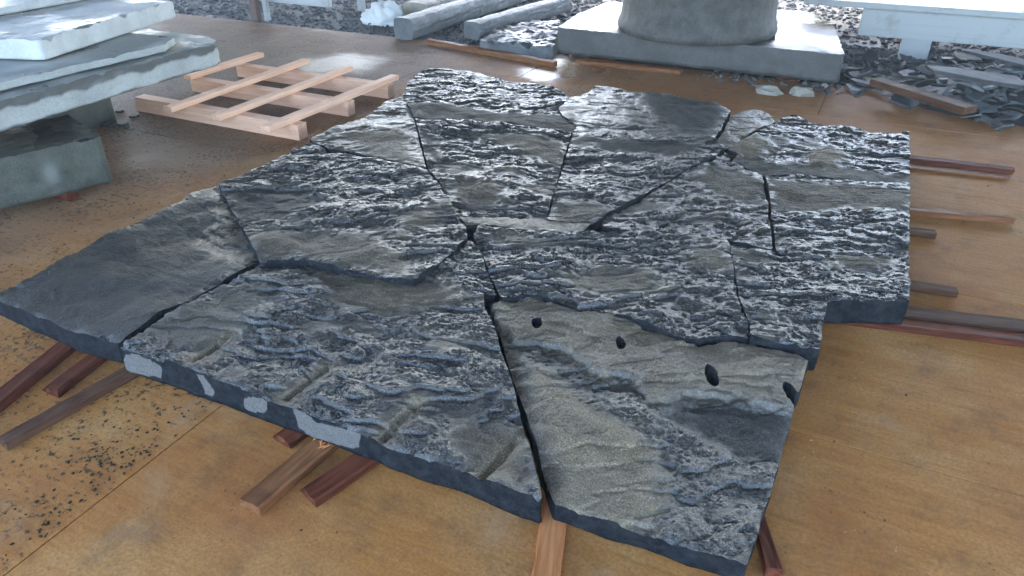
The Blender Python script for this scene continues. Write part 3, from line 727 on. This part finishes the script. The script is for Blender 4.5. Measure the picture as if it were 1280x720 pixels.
# spacers
def spacer(x, y, L, rz, z0, z1, label, w=0.07, mat='redwood'):
    v_, f_ = [], []
    n_ = 10; rng = random.Random(int(x * 100) + int(L * 77))
    for i in range(2):
        for k in range(n_):
            a = 2 * math.pi * k / n_; sq = 1 / max(abs(math.cos(a)), abs(math.sin(a)))
            rr = 0.5 * (0.6 * sq + 0.4)
            v_.append((math.cos(a) * rr * w, (i - 0.5) * L, (z0 + z1) / 2 + math.sin(a) * rr * (z1 - z0) + rng.uniform(-.002, .002)))
    for k in range(n_): f_.append((k, (k + 1) % n_, n_ + (k + 1) % n_, n_ + k))
    f_ += [tuple(reversed(range(n_))), tuple(range(n_, 2 * n_))]
    return tag(mesh_obj('bearer', v_, f_, M[mat], loc=(x, y, 0), rz=rz), label, 'timber', 'timber bearers between stacked stones')
sxy = P(78, 248, 0.03)
spacer(sxy[0] - 0.22, sxy[1] + 0.04, 0.5, R(90), 0.004, 0.064, 'round brown timber end under the bottom block of the left stack')
spacer(-4.4, 2.6, 0.35, R(80), 0.32, 0.402, 'dark timber between the bottom block and the thick grey slab')
spacer(-5.05, 3.05, 0.5, R(90), 0.33, 0.402, 'dark timber under the far end of the thick grey slab')

# ------------------------------------------------------------------ column base on plinth
PZ0, PZ1 = 0.06, 0.29
pts = [(697, 34), (1056, 68), (1042, 30), (1010, 14), (760, 2), (722, 17)]
ring = [P(x, y, PZ1) for x, y in pts]
cb = tag(empty('column_base', (-1.45, 7.3, 0)), 'grey stone column base, round drum on a square plinth', 'column base')
def pwet(x, y, z, f): return np.zeros(len(x)), np.zeros(len(x))
plo = stone_block('plinth', ring, PZ0, PZ1, 'plinth', None, 0.02, 0.0025, 0.012, 401, pwet, sideamp=0.004, wamp=0.006, rows=8)
plo.parent = cb; plo.location = -Vector(cb.location)
# drum: lathe with tooled roughness
pl, pr_ = P(772, 36, PZ1), P(967, 37, PZ1)
cx, cy = (pl[0] + pr_[0]) / 2, (pl[1] + pr_[1]) / 2
rad = math.hypot(pl[0] - pr_[0], pl[1] - pr_[1]) / 2 * 0.985
prof = [(0.0, 0.985), (0.015, 1.005), (0.05, 1.015), (0.09, 1.005), (0.12, 0.985), (0.20, 0.968), (0.30, 0.958), (0.38, 0.958), (0.46, 0.952), (0.54, 0.945), (0.60, 0.94), (0.615, 0.92)]
ns = 160; V_, F_ = [], []
for i, (zz, rr) in enumerate(prof):
    for k in range(ns):
        a = 2 * math.pi * k / ns
        w = float(perlin(np.array([a * 14.0]), np.array([zz * 30.0]), 9)[0]) * 0.006 + float(perlin(np.array([a * 40.0]), np.array([zz * 60.0]), 19)[0]) * 0.004
        V_.append((cx + math.cos(a) * (rad * rr + w), cy + math.sin(a) * (rad * rr + w), PZ1 - 0.004 + zz))
for i in range(len(prof) - 1):
    for k in range(ns):
        F_.append((i * ns + k, i * ns + (k + 1) % ns, (i + 1) * ns + (k + 1) % ns, (i + 1) * ns + k))
F_.append(tuple((len(prof) - 1) * ns + k for k in range(ns)))
dr = mesh_obj('drum', V_, F_, M['column'], cb, True); dr.location = -Vector(cb.location)
# bearers under the plinth
for i, (xx, lab) in enumerate(((-2.3, 'left'), (-0.6, 'right'))):
    v_, f_ = boxv(xx - 0.09, xx + 0.09, 6.60, 8.3, -0.028, PZ0 + 0.004)
    tag(mesh_obj('bearer', v_, f_, M['redwood']), 'dark bearer under the %s end of the column plinth' % lab, 'timber', 'timber bearers between stacked stones')
# boards against the plinth and the blocks
batten([(722, 74), (852, 88)], 0.10, 0.035, 'brownwood', 'red-brown board lying along the foot of the plinth', name='board', group='boards along the back edge of the floor', seed=41, zpx=0.03)
batten([(535, 51), (694, 80)], 0.07, 0.05, 'brownwood', 'long red-brown board edging the floor in front of the stone posts', name='board', group='boards along the back edge of the floor', seed=42, zpx=0.03)

# ------------------------------------------------------------------ stone posts and blocks at the back
def beam_stone(p0, p1, w, hgt, z, mat, label, seed, roundness=0.3, name='stone_post', zr=None, cat='stone post'):
    zz = z
    (ax, ay), (bx, by) = P(*p0, zz), P(*p1, zz)
    L = math.hypot(bx - ax, by - ay); n_ = 60; m = 32; V, F = [], []
    for i in range(n_ + 1):
        t = i / n_
        for k in range(m):
            a = 2 * math.pi * (k + 0.5) / m
            c_, s_ = math.cos(a), math.sin(a)
            sq = 1 / max(abs(c_), abs(s_)); r = (1 - roundness) * sq + roundness
            nz = 1 + 0.05 * float(perlin(np.array([t * L * 5 + seed]), np.array([a * 2.0]), seed)[0]) + 0.04 * float(perlin(np.array([t * L * 17 + seed]), np.array([a * 5.0]), seed + 3)[0])
            V.append((c_ * r * w / 2 * nz, t * L, hgt / 2 + s_ * r * hgt / 2 * nz))
    for i in range(n_):
        for k in range(m): F.append((i * m + k, i * m + (k + 1) % m, (i + 1) * m + (k + 1) % m, (i + 1) * m + k))
    F += [tuple(reversed(range(m))), tuple(n_ * m + k for k in range(m))]
    o = mesh_obj(name, V, F, M[mat], loc=(ax, ay, z), rz=math.atan2(-(bx - ax), by - ay))
    return tag(o, label, cat, 'rough stone posts lying at the back')
beam_stone((505, 50), (680, -8), 0.24, 0.22, 0.0, 'bluegrey', 'long grey stone post with rounded top lying furthest left at the back', 11, 0.35)
beam_stone((590, 49), (705, 14), 0.20, 0.17, 0.05, 'bluegrey', 'shorter dark blue-grey stone post lying beside the long one', 12, 0.3)
bq = [P(600, 66, 0.0), P(692, 74, 0.0), P(700, 40, 0.0), P(640, 38, 0.0)]
stone_block('granite_block', bq, -0.02, 0.12, 'bluegrey', 'low rough dark block with wet white top right of the stone posts', 0.02, 0.02, 0.05, 411, None, sideamp=0.02, wamp=0.03)
beam_stone((520, 26), (640, -12), 0.34, 0.20, 0.0, 'cream', 'pale tan stone beam behind the long grey post', 13, 0.15)
# white sack
def lump(name, c, r, mat, label, cat, seed, sq=(1, 1, 1), amp=0.35, group=None, sub=4):
    bm = bmesh.new(); bmesh.ops.create_icosphere(bm, subdivisions=sub, radius=1)
    A = np.array([v.co[:] for v in bm.verts])
    f_ = 1 + amp * fbm(A[:, 0] * 1.3 + A[:, 2], A[:, 1] * 1.3 - A[:, 2], seed, 4) + amp * 0.5 * fbm(A[:, 0] * 4 + A[:, 2] * 3, A[:, 1] * 4, seed + 3, 3)
    for v, q in zip(bm.verts, f_):
        v.co = Vector((v.co.x * r * sq[0] * q, v.co.y * r * sq[1] * q, max(-0.3 * r * sq[2], v.co.z * r * sq[2] * q)))
    o = bm_obj(name, bm, M[mat], None, sub > 2); o.location = (c[0], c[1], c[2] + 0.3 * r * sq[2])
    if label: tag(o, label, cat, group)
    return o
q = P(482, 26); lump('sack', (q[0], q[1], -0.03), 0.20, 'cloth', 'crumpled white sack left of the pale stone beam', 'sack', 3, (1.2, 0.9, 0.9), 0.6)
q = P(975, 118); lump('rubble_stone', (q[0] - 0.10, q[1], -0.02), 0.085, 'cream', 'left one of two cream stones in front of the plinth', 'stone', 5, (1.3, 0.8, 0.7), 0.9, 'cream rubble stones by the plinth', 2)
q = P(1000, 118); lump('rubble_stone', (q[0] + 0.0, q[1], -0.02), 0.085, 'cream', 'right one of two cream stones in front of the plinth', 'stone', 8, (1.3, 0.8, 0.7), 0.9, 'cream rubble stones by the plinth', 2)
q = P(1030, 108); lump('rubble_stone', (q[0], q[1], -0.02), 0.04, 'cream', 'small white stone under the right corner of the plinth', 'stone', 9, (1, 1, 1), 0.9, 'cream rubble stones by the plinth', 2)

# ------------------------------------------------------------------ white workbench at the back right
wb = tag(empty('workbench', (1.2, 7.98, 0)), 'low weathered white workbench with deep front board at the back right', 'workbench')
def wpart(name, x0, x1, y0, y1, z0, z1, mat='white', parent=wb):
    v_, f_ = boxv(x0, x1, y0, y1, z0, z1); bm = bmesh.new()
    vv = [bm.verts.new(Vector(c) - Vector(parent.location)) for c in v_]
    for f in f_: bm.faces.new([vv[i] for i in f])
    bmesh.ops.bevel(bm, geom=bm.edges[:], offset=0.006, segments=2, affect='EDGES')
    return bm_obj(name, bm, M[mat], parent)
wpart('front_board', -0.17, 3.6, 7.96, 8.02, 0.165, 0.415)
wpart('leg', 0.225, 0.475, 7.985, 8.16, -0.03, 0.19)
wpart('leg', 2.6, 2.85, 7.985, 8.16, -0.03, 0.19)
wpart('leg', 0.225, 0.475, 9.0, 9.15, -0.03, 0.40)
wpart('leg', 2.6, 2.85, 9.0, 9.15, -0.03, 0.40)
wpart('top_board', -0.70, 3.7, 7.90, 8.14, 0.418, 0.47)
wpart('top_board', -0.62, 3.7, 8.16, 8.50, 0.418, 0.465)
wpart('top_board', -0.66, 3.7, 8.52, 8.86, 0.418, 0.462)
wpart('top_board', -0.60, 3.7, 8.88, 9.20, 0.418, 0.468)
wpart('upright', 1.12, 1.20, 8.06, 8.13, 0.471, 1.0)
# white trestle at the back left
tr = tag(empty('trestle_table', (-7.0, 7.0, 0)), 'white trestle at the back left, only its legs and lower rail in view', 'trestle')
q1 = P(318, 24); q2 = P(331, 24); q3 = P(450, 13)
wpart('leg', q1[0] - 0.05, q1[0] + 0.05, q1[1], q1[1] + 0.08, -0.03, 0.75, 'rust', tr)
wpart('leg', q2[0] - 0.03, q2[0] + 0.03, q2[1] + 0.02, q2[1] + 0.08, -0.03, 0.75, 'white', tr)
wpart('leg', q3[0] - 0.04, q3[0] + 0.04, q3[1], q3[1] + 0.08, -0.03, 0.75, 'white', tr)
wpart('rail', q1[0] - 2.0, q3[0] + 0.2, q1[1] + 0.20, q1[1] + 0.26, 0.17, 0.26, 'white', tr)
wpart('table_top', q1[0] - 2.0, q3[0] + 0.2, q1[1] - 0.1, q3[1] + 0.2, 0.752, 0.80, 'white', tr)

# ------------------------------------------------------------------ rubble heap at the right
def shard(c, r, th, rx, ry, rz, mat, label, seed, name='slate_shard', sq=(1, 1), group='broken slate in the rubble heap', npt=None):
    rng = random.Random(seed); n_ = npt or rng.randint(5, 8)
    an = sorted((i + rng.uniform(-0.35, 0.35)) * 2 * math.pi / n_ for i in range(n_))
    rr = [r * rng.uniform(0.65, 1.15) for _ in an]
    V, F = [], []
    for lv, sc in ((-th / 2, 1.0), (th / 2 - th * .15, 1.0), (th / 2, 0.93)):
        for a, q in zip(an, rr): V.append((math.cos(a) * q * sq[0] * sc + rng.uniform(-.1, .1) * th, math.sin(a) * q * sq[1] * sc, lv + rng.uniform(-.12, .12) * th))
    for l in range(2):
        for k in range(n_): F.append((l * n_ + k, l * n_ + (k + 1) % n_, (l + 1) * n_ + (k + 1) % n_, (l + 1) * n_ + k))
    F += [tuple(reversed(range(n_))), tuple(2 * n_ + k for k in range(n_))]
    o = mesh_obj(name, V, F, M[mat], loc=c); o.rotation_euler = (rx, ry, rz)
    return tag(o, label, 'stone shard', group)
def pile(x, y):   # heap height
    return max(0.0, 0.20 * math.exp(-((x - 1.05) / 0.75) ** 2 - ((y - 6.75) / 0.55) ** 2))
# the heap's core
V_, F_ = [], []
nn = 40
for j in range(nn):
    for i in range(nn):
        x, y = -0.1 + 3.0 * i / (nn - 1), 5.85 + 2.1 * j / (nn - 1)
        V_.append((x, y, -0.035 + pile(x, y) * 0.8 + random.uniform(0, 0.012)))
for j in range(nn - 1):
    for i in range(nn - 1): F_.append((j * nn + i, j * nn + i + 1, (j + 1) * nn + i + 1, (j + 1) * nn + i))
tag(mesh_obj('rubble_heap', V_, F_, M['slate']), 'fine dark rubble filling the heap under the slate shards', 'rubble', kind='stuff')
rng = random.Random(5)
cnt = 0
for k in range(900):
    px_, py_ = rng.uniform(1050, 1330), rng.uniform(72, 168)
    low = 100 + (px_ - 1060) * 0.31          # near edge of the heap in the picture
    if py_ > low + 4: continue
    x, y = P(px_, py_, 0.03)
    if x > 2.2 or y < 5.7: continue
    if rng.random() > 0.9: continue
    hh = pile(x, y)
    r = rng.choice((0.03, 0.04, 0.05, 0.06, 0.08, 0.10, 0.14)); th = rng.uniform(0.008, 0.022)
    shard((x, y, hh * 0.85 + 0.02 + rng.uniform(0, 0.03)), r, th, rng.gauss(0, 0.32), rng.gauss(0, 0.32), rng.uniform(0, 6.28), rng.choice(('slate', 'slate', 'bluegrey')), 'grey broken slate shard in the rubble heap before the white workbench', 900 + k, sq=(1, rng.uniform(0.45, 0.9)))
    cnt += 1
    if cnt > 240: break
q = P(1225, 100, 0.2); shard((q[0] + 0.05, q[1], 0.22), 0.42, 0.025, 0.10, 0.05, R(-8), 'slate', 'long curved slate plate on top of the rubble heap', 71, sq=(1, 0.32), npt=9)
q = P(1250, 88, 0.2); shard((q[0] + 0.1, q[1] + .1, 0.26), 0.40, 0.02, 0.12, 0.08, R(-14), 'slate', 'uppermost narrow slate plate at the back of the rubble heap', 72, sq=(1, 0.22), npt=9)
q = P(1130, 128, 0.05); shard((q[0], q[1], 0.06), 0.14, 0.02, 0.25, 0.1, 0.6, 'slate', 'dark triangular slate leaning under the plank end', 73, npt=4)
q = P(1068, 114); shard((q[0], q[1], 0.02), 0.11, 0.02, 0.08, 0.05, 0.3, 'bluegrey', 'pale flat flake at the left foot of the rubble heap', 74)
q = P(1090, 106); shard((q[0], q[1], 0.03), 0.08, 0.02, 0.1, 0.15, 0.8, 'cream', 'small white flake at the left foot of the rubble heap', 75)
pk = batten([(1096, 98), (1214, 134)], 0.13, 0.05, 'greywood', 'brown plank lying askew on the rubble heap', name='plank', group='boards along the back edge of the floor', seed=51, zpx=0.15, z=0.10)

# ------------------------------------------------------------------ gravel on the ground behind the floor
def chips(name, regions, mat, label, seed):
    rng = np.random.RandomState(seed); V, F = [], []
    base = np.array([(-1, -1, -.6), (1, -1, -.6), (1, 1, -.6), (-1, 1, -.6), (-.7, -.7, .6), (.7, -.8, .6), (.6, .7, .6), (-.8, .6, .6)])
    fc = np.array([(0, 3, 2, 1), (4, 5, 6, 7), (0, 1, 5, 4), (1, 2, 6, 5), (2, 3, 7, 6), (3, 0, 4, 7)])
    for (x0, x1, y0, y1, n_, s0, s1, zz) in regions:
        for _ in range(n_):
            s = s0 * (s1 / s0) ** rng.rand(); b = base * s * 0.5 * (1 + rng.uniform(-.45, .45, (8, 3))) * np.array([1, rng.uniform(.5, 1), rng.uniform(.25, .8)])
            e = Matrix.Rotation(rng.rand() * 6.28, 3, 'Z') @ Matrix.Rotation(rng.normal(0, .4), 3, 'X') @ Matrix.Rotation(rng.normal(0, .4), 3, 'Y')
            b = b @ np.array(e).T + np.array([rng.uniform(x0, x1), rng.uniform(y0, y1), zz + s * 0.15])
            k = len(V) * 8; V.append(b); F.append(fc + k)
    V = np.concatenate(V); F = np.concatenate(F)
    return tag(mesh_obj(name, V, F, M[mat]), label, 'gravel', kind='stuff')
chips('gravel', [(-10, -5.0, 6.64, 10.5, 3600, 0.02, 0.08, -0.03), (-5.0, -2.9, 6.66, 10.5, 1600, 0.02, 0.09, -0.03), (-2.9, 0.3, 8.3, 11.5, 1500, 0.02, 0.08, -0.03),
                 (-0.5, 0.4, 6.62, 8.4, 700, 0.02, 0.07, -0.03), (0.3, 3.0, 7.3, 9.5, 900, 0.02, 0.09, -0.02), (-1.3, 0.0, 6.30, 6.7, 140, 0.012, 0.05, 0.0), (-2.95, -2.6, 6.6, 7.6, 120, 0.015, 0.06, -0.03)],
      'gravel', 'loose grey gravel and chips on the ground behind the plywood', 21)
rg = np.random.RandomState(77)
GV, GF = [], []
gb = np.array([(-1, -1, 0), (1, -.8, 0), (.9, 1, 0), (-.8, .9, 0), (0, 0, .9)]); gfc = [(0, 1, 4), (1, 2, 4), (2, 3, 4), (3, 0, 4), (3, 2, 1, 0)]
def crumb(x, y, sz):
    a = rg.rand() * 6.28; b = gb * sz * rg.uniform(.6, 1.3, (5, 3)); ca, sa = math.cos(a), math.sin(a)
    k = len(GV)
    for q in b: GV.append((x + q[0] * ca - q[1] * sa, y + q[0] * sa + q[1] * ca, 0.0016 + max(q[2], 0)))
    GF.extend(tuple(v + k for v in f) for f in gfc)
n_ = 7000
near = rg.rand(n_) < 0.22
xs = np.where(near, -1.75 - np.abs(rg.normal(0, 0.22, n_)), rg.uniform(-5.2, -1.75, n_)); ys = np.where(near, rg.uniform(0.3, 1.5, n_), rg.uniform(0.3, 4.2, n_))
dn = fbm(xs * 2.6, ys * 2.6, 61, 4)
keep = rg.rand(n_) < np.clip(0.12 + 1.3 * dn, 0, 1)
for x, y in zip(xs[keep], ys[keep]): crumb(x, y, 0.0013 * (4.5 ** rg.rand()))
xs, ys = rg.uniform(-1.7, 1.6, 900), rg.uniform(0.6, 6.2, 900)
dn = fbm(xs * 3, ys * 3, 62, 3)
for x, y in zip(xs[dn > 0.15], ys[dn > 0.15]): crumb(x, y, 0.0013 * (3.5 ** rg.rand()))
tag(mesh_obj('grit', GV, GF, M['mould']), 'dark stone grit scattered on the plywood left of the slabs', 'grit', kind='stuff')
c = P(145, 150)
for i, (a, b) in enumerate(((110, 150), (119, 157), (130, 157), (141, 158), (155, 157), (168, 147), (150, 141), (138, 145))):
    q = P(a, b); shard((q[0], q[1], 0.012), 0.035, 0.016, 0.05, 0.05, i, 'slate', 'small dark stone chip on the floor beside the stone stack', 500 + i, name='stone_chip', group='stone chips beside the stack')

# ------------------------------------------------------------------ thin volume added to imitate veiling lens glare
v_, f_ = boxv(-905, 905, -900, 910, -1.1, 5.4)
hz = bpy.data.materials.new('glare veil'); hz.use_nodes = True
ht = hz.node_tree; ht.nodes.clear()
ho = ht.nodes.new('ShaderNodeOutputMaterial'); hv = ht.nodes.new('ShaderNodeVolumePrincipled')
hv.inputs['Color'].default_value = (0.9, 0.93, 0.97, 1); hv.inputs['Density'].default_value = 0.0055; hv.inputs['Anisotropy'].default_value = 0.3
ht.links.new(hv.outputs[0], ho.inputs['Volume'])
glare_haze = tag(mesh_obj('glare_haze', v_, f_, hz), kind='stuff')
